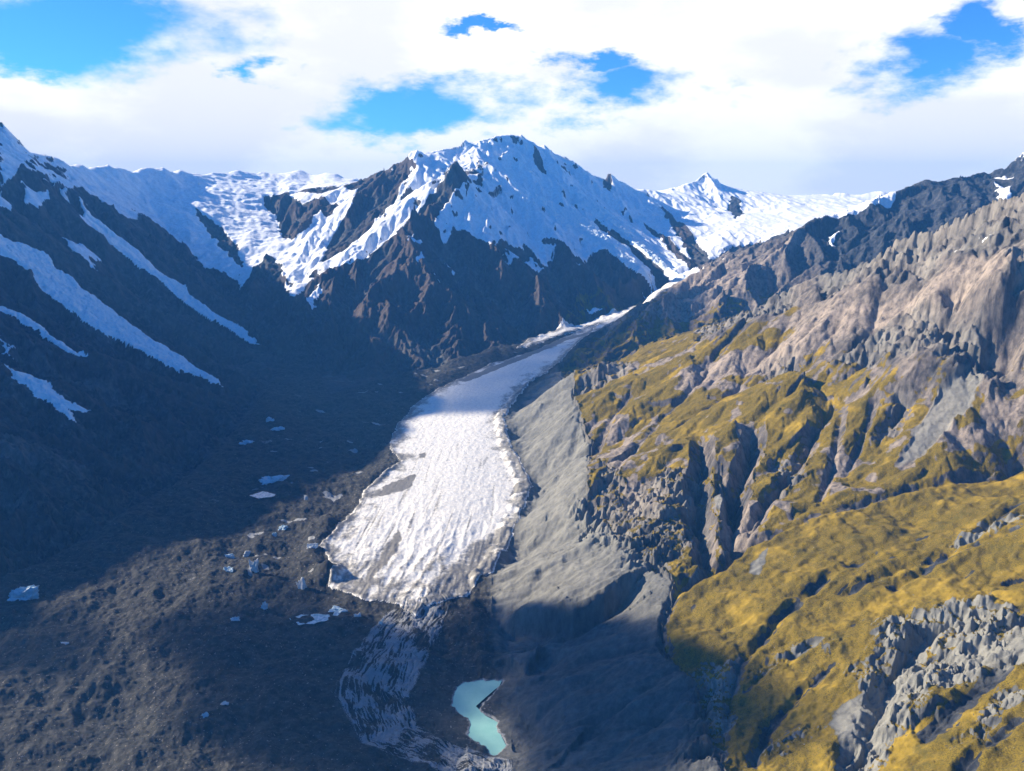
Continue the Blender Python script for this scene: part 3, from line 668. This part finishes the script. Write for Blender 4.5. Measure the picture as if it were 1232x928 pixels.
# snow left along the crest of the far ridge
fi_, fdst, fsd, ftt = polyline(PY((1000,259,4700),(1020,254,4710),(1045,242,4740),(1068,235,4755)), 90)
snow[fi_] = np.maximum(snow[fi_], smooth(62, 30, fdst + 16 * n60[fi_]))
fi_, fdst, fsd, ftt = polyline(PY((1196,214,4790),(1206,224,4740),(1212,236,4690)), 60)
snow[fi_] = np.maximum(snow[fi_], smooth(34, 14, fdst + 10 * n60[fi_]))
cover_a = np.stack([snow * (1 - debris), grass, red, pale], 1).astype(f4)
cover_b = np.stack([brown, np.clip(0.5 + 0.25 * esig, 0, 1), np.where(gl_m > 0.5, dirt, debris), np.where(gl_m > .5, 0, iceb)], 1).astype(f4)

# ------------------------------------------------------------------ split the sheet into objects
rid = np.full(NV, 5, np.int16)                        # far snow range
rid[(x > 0) & (y < 4200)] = 7
rid[f_zone > 0.5] = 6
rid[peak_zone > 0.5] = 4
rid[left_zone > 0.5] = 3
rid[(right_side > 0) & (f_zone <= .5) & (y < 3600)] = 7
rid[terr_m > 0.5] = 8
rid[scarp_m > 0.5] = 9
rid[floor_m > 0.5] = 0
rid[(y < 1000) & (x < 40) & (floor_m <= 0.5) & (x < -600)] = 3
gg = np.maximum(glac_d, trunk_d)
rid[(gg > 0) & (floor_m > 0.05)] = 1
for k, tdist in enumerate(tong): rid[tdist > 0] = 10 + k
H, Wd = SHAPE
fi = np.arange(H - 1)[:, None] * Wd + np.arange(Wd - 1)[None]
quads = np.stack([fi, fi + 1, fi + Wd + 1, fi + Wd], -1).reshape(-1, 4)
frid = rid[quads[:, 0]]
quads = quads[:, ::-1]                                # face up

def mesh_from(sel, name, mat):
    q = quads[sel]; u, inv = np.unique(q, return_inverse=True); inv = inv.reshape(-1)
    c = np.array([x[u].mean(), y[u].mean(), z[u].min()])
    co = np.stack([x[u] - c[0], y[u] - c[1], z[u] - c[2]], 1).astype(f4)
    me = bpy.data.meshes.new(name)
    me.vertices.add(len(u)); me.vertices.foreach_set('co', co.ravel())
    me.loops.add(len(inv)); me.loops.foreach_set('vertex_index', inv.astype(np.int32))
    me.polygons.add(len(q)); me.polygons.foreach_set('loop_start', np.arange(len(q), dtype=np.int32) * 4)
    me.polygons.foreach_set('use_smooth', np.ones(len(q), bool))
    for an, arr in (('cover_a', cover_a), ('cover_b', cover_b)):
        a = me.attributes.new(an, 'FLOAT_COLOR', 'POINT'); a.data.foreach_set('color', arr[u].ravel())
    me.update(); me.validate()
    me.materials.append(mat)
    o = bpy.data.objects.new(name, me); o.location = c
    bpy.context.scene.collection.objects.link(o)
    return o
def tag(o, label=None, cat=None, kind=None, group=None):
    for k, v in (('label', label), ('category', cat), ('kind', kind), ('group', group)):
        if v: o[k] = v
    return o

REG = [(0, 'valley_ground', 'structure', 'dark debris covered valley floor round the turquoise lake', 'valley floor'),
       (1, 'glacier', None, 'wide sunlit white glacier winding down the middle of the valley', 'glacier'),
       (3, 'mountain', 'structure', 'dark shaded mountain wall striped with four ice tongues', 'mountain'),
       (4, 'mountain', 'structure', 'tall snow capped pyramid peak with its head in cloud', 'mountain'),
       (5, 'mountain', 'structure', 'distant white snowfields closing the head of the valley', 'mountain'),
       (6, 'mountain', 'structure', 'dark rocky ridge with brown crest behind the grassy mountainside', 'mountain'),
       (7, 'mountain', 'structure', 'broad sunlit mountainside of gold grass, crags and pink scree', 'mountain'),
       (8, 'hill', 'structure', 'gold grass slope with grey outcrops below the stream ravine', 'hill'),
       (9, 'moraine_slope', 'structure', 'bare grey gravel slope dropping from the grass edge to the ice', 'moraine')]
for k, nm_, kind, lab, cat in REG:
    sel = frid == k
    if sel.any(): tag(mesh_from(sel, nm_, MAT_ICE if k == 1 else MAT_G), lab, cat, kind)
for k, (lab, _) in enumerate(tongues):
    sel = frid == 10 + k
    if sel.any(): tag(mesh_from(sel, 'hanging_glacier', MAT_HANG), lab, 'hanging glacier', None, 'hanging glaciers on the mountain walls')

# lake
m, nt = new_mat('glacial_water'); b = NB(nt); pos = b.n('ShaderNodeNewGeometry').outputs['Position']
finish(b, b.mix(b.step(b.noise(pos, 0.03, 3), 0.3, 0.7), (0.25, 0.50, 0.44), (0.30, 0.56, 0.49)), 0.18, b.noise(pos, 0.5, 3), 0.3, 0.08, 0.15)
pl_ = np.array(LAKE)[:, :2]; c0 = pl_.mean(0); big_ = c0 + (pl_ - c0) * 1.25
me = bpy.data.meshes.new('lake'); me.from_pydata([(*(p - c0), 0) for p in big_], [], [list(range(len(big_)))]); me.update(); me.materials.append(m)
if me.polygons[0].normal.z < 0: me.flip_normals()
o = bpy.data.objects.new('lake', me); o.location = (c0[0], c0[1], 0.0); bpy.context.scene.collection.objects.link(o)
tag(o, 'small turquoise meltwater lake under the moraine wall', 'lake', 'structure')


# ------------------------------------------------------------------ bare ice standing out of the debris, each piece on its own
def ground_z(px_, py_):                                # height of the finished sheet near a plan point
    a = math.atan2(px_, py_); rr_ = math.hypot(px_, py_)
    j = int(np.clip(np.searchsorted(rr, rr_), 0, SHAPE[0] - 1)); i = int(np.clip(np.searchsorted(az, a), 0, SHAPE[1] - 1))
    return float(z[j * SHAPE[1] + i])
MAT_CLIFF = ice_material('bare_blue_ice', (0.48, 0.60, 0.66), (0.12, 0.12, 0.125), (0.26, 0.42, 0.52), 0.45)
MAT_WHITE = ice_material('bare_white_ice', (0.70, 0.69, 0.66), (0.16, 0.155, 0.15), (0.45, 0.50, 0.53), 0.6)
from mathutils import noise as mnoise, Vector
def ice_block(px, py, w_px, h_px, lean, blue, seed, label, depth=0.7):
    g = at(px, py + h_px / 2); dist = math.hypot(g[0], g[1]); m_px = math.hypot(dist, CAM_H) / FOC
    wdt, hgt = w_px * m_px * 0.85, h_px * m_px
    bm_ = __import__('bmesh').new(); __import__('bmesh').ops.create_icosphere(bm_, subdivisions=4, radius=1)
    rs = random.Random(seed); off = Vector((rs.random() * 50, rs.random() * 50, rs.random() * 50))
    for v in bm_.verts:
        p_ = v.co.copy()
        n_ = mnoise.fractal(p_ * 1.3 + off, 0.6, 2.2, 6) * 0.42
        c_ = (mnoise.cell(Vector((p_.x * 1.9, p_.y * 1.9, p_.z * 0.9)) + off) - 0.5) * 0.5
        q_ = Vector((max(-0.8, min(0.8, p_.x)), max(-0.8, min(0.8, p_.y)), max(-0.8, min(0.72 + 0.25 * c_, p_.z)))) * 1.2
        q_ *= 1 + n_ + 0.5 * c_
        v.co = (q_.x * wdt / 2 + lean * wdt * max(0, q_.z), q_.y * wdt * depth / 2 * (1 - 0.45 * max(0, q_.z)), q_.z * hgt * (0.5 if q_.z > 0 else 0.25))
    me = bpy.data.meshes.new('ice_block'); bm_.to_mesh(me); bm_.free(); me.materials.append(MAT_CLIFF if blue else MAT_WHITE)
    o = bpy.data.objects.new('ice_block', me); o.location = (g[0], g[1], ground_z(*g) - 0.06 * hgt); o.rotation_euler = (0, 0, rs.uniform(-0.4, 0.4)); bpy.context.scene.collection.objects.link(o)
    tag(o, label, 'ice block', None, 'bare ice standing out of the moraine')
for k, a in enumerate((
    (305, 678, 13, 28, 0.15, False, 'tall sunlit white ice fin in the bright patch of moraine'),
    (296, 660, 9, 11, 0.3, False, 'small white ice block just up the slope from the tall white fin'),
    (364, 696, 11, 26, -0.35, False, 'leaning white ice fin beside the dark debris cone at the glacier toe'),
    (368, 596, 5, 14, 0, False, 'narrow upright white ice slab alone on the dark debris'),
    (341, 634, 12, 7, 0, True, 'low blue ice block above the sunlit moraine patch'),
    (330, 641, 6, 9, 0, True, 'small blue ice lump next to the low blue block'),
    (330, 577, 30, 10, 0, True, 'long pale blue ice wall over a dark hollow in the shadow'),
    (335, 517, 16, 6, 0.2, True, 'thin blue ice strip under the hanging glaciers'),
    (300, 530, 20, 7, -0.2, True, 'blue ice strip where the dark wall meets the valley floor'),
    (326, 505, 9, 9, 0, True, 'blue ice lump at the mouth of the side valley'),
    (276, 686, 12, 9, 0, True, 'blue ice block on the shady side of the sunlit patch'),
    (276, 664, 14, 8, 0, True, 'blue ice ledge at the shadow edge of the bright moraine'),
    (376, 660, 14, 9, 0.1, False, 'white ice block at the edge of the glacier near its toe'),
    (28, 709, 30, 22, 0.2, True, 'ragged pale ice patch alone at the far dark side of the valley'),
    (78, 773, 10, 5, 0, False, 'small white ice slab in the shadow below the ragged pale ice patch'),
    (318, 725, 8, 16, 0.1, True, 'blue ice cleft face in the rough sunlit debris'),
    (284, 750, 10, 6, 0, True, 'little blue ice block on the shadow line of the moraine'),
    (270, 850, 10, 8, 0.3, False, 'small broken white ice block low in the dark debris'),
    (248, 868, 8, 9, 0, True, 'dim blue ice knob in the dark debris near the bottom'),
    (407, 735, 24, 8, 0, True, 'pale blue ice cliff above the narrow blue pool'),
    (430, 743, 8, 8, 0, False, 'white ice chip beside the pale blue cliff at the toe'),
    (458, 751, 5, 12, 0.3, False, 'slim white ice splinter between the pool and the banded ice'))):
    ice_block(*a[:6], 40 + k, a[6])
# narrow pool of blue meltwater at the toe, two more in the shadow
m, nt = new_mat('meltwater'); b = NB(nt); pos = b.n('ShaderNodeNewGeometry').outputs['Position']
finish(b, b.mix(b.step(b.noise(pos, 0.12, 4), 0.4, 0.62), (0.10, 0.30, 0.42), (0.34, 0.54, 0.63)), 0.2, b.noise(pos, 0.4, 3), 0.3, 0.2, 0.4)
def pool(outline, label, name='meltwater_pool'):
    q = np.array(AT(*outline)); c = q.mean(0); zz = max(ground_z(*p_) for p_ in q) * 0.5 + np.mean([ground_z(*p_) for p_ in q]) * 0.5 + 0.6
    t_ = np.linspace(0, 1, 5)[:-1]; ring = np.vstack([a_ + (e_ - a_) * t_[:, None] for a_, e_ in zip(q, np.roll(q, -1, 0))])
    ring = ring + 2.0 * np.stack([np.sin(np.arange(len(ring)) * 2.3), np.cos(np.arange(len(ring)) * 1.7)], 1)
    n_ = len(ring); vs_ = [(*(p_ - c), 0.0) for p_ in ring] + [(*((p_ - c) * 0.8), -5.0) for p_ in ring]
    me = bpy.data.meshes.new(name); me.from_pydata(vs_, [], [list(range(n_)), list(range(n_, 2 * n_))[::-1]] + [(i, i + n_, (i + 1) % n_ + n_, (i + 1) % n_) for i in range(n_)]); me.update(); me.materials.append(m)
    o = bpy.data.objects.new(name, me); o.location = (c[0], c[1], zz); bpy.context.scene.collection.objects.link(o)
    tag(o, label, 'pool', 'structure')
pool(((348,748),(362,743),(384,742),(402,744),(396,750),(378,755),(360,756)), 'narrow bright blue meltwater pool at the glacier toe')
pool(((300,602),(316,596),(334,598),(330,603),(312,606)), 'small blue pool below the long ice wall in the shade')
# ------------------------------------------------------------------ haze
SUN_EL, SUN_AZ = math.radians(25), math.radians(-74)   # azimuth measured from +Y towards +X
sd = np.array([math.sin(SUN_AZ) * math.cos(SUN_EL), math.cos(SUN_AZ) * math.cos(SUN_EL), math.sin(SUN_EL)])
def add_haze():
    lo = np.array([-16000, -3500, -60.0]); hi = np.array([16000, 16000, float(max(z.max(), CAM_H)) + 15])
    me = bpy.data.meshes.new('haze')
    v = [(a, b, c) for a in (lo[0], hi[0]) for b in (lo[1], hi[1]) for c in (lo[2], hi[2])]
    me.from_pydata(v, [], [(0,1,3,2),(4,6,7,5),(0,4,5,1),(2,3,7,6),(0,2,6,4),(1,5,7,3)]); me.update()
    m, nt = new_mat('haze_air'); b = NB(nt)
    p = b.n('ShaderNodeVolumePrincipled'); p.inputs['Color'].default_value = (0.10, 0.40, 1.0, 1); p.inputs['Density'].default_value = HAZE; p.inputs['Anisotropy'].default_value = 0.0
    o_ = b.n('ShaderNodeOutputMaterial'); nt.links.new(p.outputs[0], o_.inputs['Volume'])
    me.materials.append(m)
    o = bpy.data.objects.new('haze', me); bpy.context.scene.collection.objects.link(o); o['kind'] = 'stuff'; o['label'] = 'thin blue mountain haze filling the valley'
HAZE = 4.0e-5
add_haze()

# ------------------------------------------------------------------ clouds drifting beside the valley (their shadows lie on the ice and the moraine)
def drifting_cloud(name_label, outline, alt, thick, dens, seed):
    pts = np.array(AT(*outline)); g0 = samp(ZB, pts[:, 0], pts[:, 1])
    t = (alt - g0) / sd[2]
    pts = np.stack([pts[:, 0] + sd[0] * t, pts[:, 1] + sd[1] * t], 1)
    c = pts.mean(0); n = 90
    lo, hi = pts.min(0) - 120, pts.max(0) + 120
    X, Y = np.meshgrid(np.linspace(lo[0], hi[0], n), np.linspace(lo[1], hi[1], n)); X = X.ravel(); Y = Y.ravel()
    d = np.full(X.size, 1e9); ins = np.zeros(X.size, bool)
    for a, e in zip(pts, np.roll(pts, -1, 0)):
        v = e - a; u = np.clip(((X - a[0]) * v[0] + (Y - a[1]) * v[1]) / (v @ v), 0, 1)
        d = np.minimum(d, np.hypot(X - a[0] - u * v[0], Y - a[1] - u * v[1]))
        ins ^= ((a[1] > Y) != (e[1] > Y)) & (X < (e[0] - a[0]) * (Y - a[1]) / (e[1] - a[1] + 1e-9) + a[0])
    d = np.where(ins, d, -d) + 70 * fbm(X.astype(f4), Y.astype(f4), 260, 5, seed)
    h = np.clip(d / 110, 0, 1) ** 0.7; bump_ = 1 + 0.5 * fbm(X.astype(f4), Y.astype(f4), 160, 4, seed + 1)
    top = thick * h * np.clip(bump_, 0.3, 2); bot = -0.25 * thick * h
    keep = (h > 0).reshape(n, n)
    q = []; 
    def idq(j, i): return j * n + i
    for j in range(n - 1):
        for i in range(n - 1):
            if keep[j:j + 2, i:i + 2].any(): q.append((idq(j, i), idq(j, i + 1), idq(j + 1, i + 1), idq(j + 1, i)))
    N = n * n; bd_ = (h <= 0)
    vt = np.stack([X - c[0], Y - c[1], top], 1); vb = np.stack([X - c[0], Y - c[1], np.where(bd_, 0, bot)], 1)
    mapb = np.where(bd_, np.arange(N), np.arange(N) + N)
    faces = q + [tuple(int(mapb[k]) for k in f[::-1]) for f in q]
    used = sorted({k for f in faces for k in f}); rm = {k: i for i, k in enumerate(used)}
    vv = np.vstack([vt, vb])[used]
    fs_ = [tuple(rm[k] for k in f) for f in faces]
    fs_ = [f for f in fs_]
    me = bpy.data.meshes.new('cloud'); me.from_pydata(vv.tolist(), [], fs_); me.update()
    m, nt = new_mat('cloud_vapour'); b = NB(nt); p = b.n('ShaderNodeVolumePrincipled'); p.inputs['Color'].default_value = (0.97, 0.97, 0.97, 1); p.inputs['Density'].default_value = dens
    o_ = b.n('ShaderNodeOutputMaterial'); nt.links.new(p.outputs[0], o_.inputs['Volume']); me.materials.append(m)
    o = bpy.data.objects.new('cloud', me); o.location = (c[0], c[1], alt); bpy.context.scene.collection.objects.link(o)
    tag(o, name_label, 'cloud', None, 'clouds drifting past the valley')
drifting_cloud('low white cloud whose shadow darkens the moraine west of the lake', ((190,760),(330,700),(420,742),(480,752),(440,800),(420,850),(450,900),(520,940),(560,980),(330,960),(230,880)), 1750, 160, 0.012, 5)
drifting_cloud('low white cloud whose shadow lies on the moraine wall above the lake', ((500,752),(560,730),(640,728),(725,738),(790,768),(815,800),(845,870),(840,960),(628,965),(618,890),(606,815),(545,806),(490,800)), 1750, 160, 0.014, 6)
drifting_cloud('thin white cloud whose shadow veils the upper glacier', ((470,500),(560,430),(700,395),(800,350),(840,350),(740,410),(680,450),(640,485),(620,500)), 3600, 110, 0.008, 9)
drifting_cloud('broken white cloud whose shadow dims the near corner of the moraine', ((-120,740),(90,730),(150,760),(110,790),(0,820),(-120,830)), 1850, 90, 0.008, 14)
# ------------------------------------------------------------------ light, sky, camera
sc = bpy.context.scene
w = bpy.data.worlds.new('World'); sc.world = w; w.use_nodes = True
nt = w.node_tree; nt.nodes.clear(); b = NB(nt)
sky = b.n('ShaderNodeTexSky', sky_type='NISHITA', sun_disc=False, sun_elevation=SUN_EL, sun_rotation=SUN_AZ, altitude=1500, air_density=1.0, dust_density=0.3, ozone_density=1.5)
gen = b.n('ShaderNodeTexCoord').outputs['Generated']
sp = b.n('ShaderNodeSeparateXYZ'); b.set(sp.inputs[0], gen)
# clouds: noise over the direction, stretched flat like a deck seen from the side, with openings where the blue shows
el = sp.outputs[2]
mp = b.n('ShaderNodeMapping'); b.set(mp.inputs[0], gen); mp.inputs['Scale'].default_value = (1, 1, 2.3)
wq = b.n('ShaderNodeTexNoise'); b.set(wq.inputs['Vector'], mp.outputs[0]); wq.inputs['Scale'].default_value = 7; wq.inputs['Detail'].default_value = 7; wq.inputs['Roughness'].default_value = 0.62
wsp = b.n('ShaderNodeSeparateColor'); b.set(wsp.inputs[0], wq.outputs['Color'])
cn = b.noise(mp.outputs[0], 5.5, 12, 0.62)
HOLES = []
for hx, hy, rx, ry in ((110, 30, 170, 48), (40, 60, 60, 25), (490, 128, 110, 30), (590, 42, 50, 7), (760, 118, 85, 32), (690, 80, 50, 16), (1130, 80, 90, 40), (1205, 30, 50, 40), (285, 85, 40, 20)):
    d0 = ray(hx, hy); HOLES.append((d0[0] / d0[1], d0[2] / d0[1], rx / 1000, ry / 1000))
sx_ = b.math('ADD', b.math('DIVIDE', sp.outputs[0], sp.outputs[1]), b.math('MULTIPLY', b.math('SUBTRACT', wsp.outputs[0], 0.5), 0.34))
sz_ = b.math('ADD', b.math('DIVIDE', el, sp.outputs[1]), b.math('MULTIPLY', b.math('SUBTRACT', wsp.outputs[1], 0.5), 0.14))
hol = None
for hx, hz, rx, rz in HOLES:
    dx = b.math('DIVIDE', b.math('SUBTRACT', sx_, hx), rx); dz = b.math('DIVIDE', b.math('SUBTRACT', sz_, hz), rz)
    d = b.math('SQRT', b.math('ADD', b.math('MULTIPLY', dx, dx), b.math('MULTIPLY', dz, dz)))
    hol = d if hol is None else b.math('MINIMUM', hol, d)
front = b.step(sp.outputs[1], 0.45, 0.75)
low = b.step(el, 0.62, 0.34)
cov = b.math('ADD', b.math('MULTIPLY', b.math('SUBTRACT', cn, 0.5), 2.4), b.math('MULTIPLY', b.math('MINIMUM', b.math('SUBTRACT', hol, 0.8), 0.9), 1.1))
cov = b.math('ADD', cov, b.math('MULTIPLY', b.math('SUBTRACT', b.math('MULTIPLY', front, low), 1.0), 2.0))
cm = b.step(cov, -0.45, 0.5)
mp2 = b.n('ShaderNodeMapping'); b.set(mp2.inputs[0], gen); mp2.inputs['Scale'].default_value = (1, 1, 2.6); mp2.inputs['Location'].default_value = (0.012, 0, 0.03)
cn2 = b.noise(mp2.outputs[0], 5.5, 8, 0.6)
sh = b.math('ADD', b.math('MULTIPLY', b.math('SUBTRACT', cn2, 0.5), 1.2), b.noise(mp2.outputs[0], 2.6, 4, 0.5))
CLOUD = 10.2
ccol = b.mix(b.step(sh, 0.36, 0.66), (CLOUD * 1.08, CLOUD * 1.07, CLOUD * 1.05), (CLOUD * 0.88, CLOUD * 0.89, CLOUD * 0.91))
bl = b.n('ShaderNodeMix', data_type='RGBA', blend_type='MULTIPLY'); bl.inputs[0].default_value = 1; b.set(bl.inputs[6], sky.outputs[0]); bl.inputs[7].default_value = (0.32, 0.95, 1.8, 1)
col = b.mix(cm, bl.outputs[2], ccol)
bg = b.n('ShaderNodeBackground'); b.set(bg.inputs[0], col); bg.inputs[1].default_value = 0.05
o_ = b.n('ShaderNodeOutputWorld'); nt.links.new(bg.outputs[0], o_.inputs[0])

sl = bpy.data.lights.new('sun', 'SUN'); sl.energy = 5.0; sl.angle = math.radians(0.55); sl.color = (1.0, 0.88, 0.68)
so = bpy.data.objects.new('sun', sl); sc.collection.objects.link(so)
from mathutils import Vector
so.rotation_euler = Vector(sd).to_track_quat('Z', 'Y').to_euler(); so.location = (-2000, 0, 3000)

cam = bpy.data.cameras.new('camera'); co = bpy.data.objects.new('camera', cam); sc.collection.objects.link(co)
cam.sensor_fit = 'HORIZONTAL'; cam.sensor_width = 36; cam.lens = 36 * FOC / 1232; cam.clip_start = 1; cam.clip_end = 60000
co.location = (0, 0, CAM_H); co.rotation_euler = (math.pi / 2 - PITCH, 0, 0); sc.camera = co
vs = sc.view_settings; vs.view_transform = 'Standard'; vs.look = 'None'; vs.gamma = 1; vs.use_curve_mapping = False; vs.exposure = 1.18
cy = sc.cycles; cy.use_denoising = True; cy.max_bounces = 4; cy.diffuse_bounces = 2; cy.glossy_bounces = 1; cy.transmission_bounces = 2; cy.volume_bounces = 0; cy.transparent_max_bounces = 8
cy.use_adaptive_sampling = True; cy.adaptive_threshold = 0.02
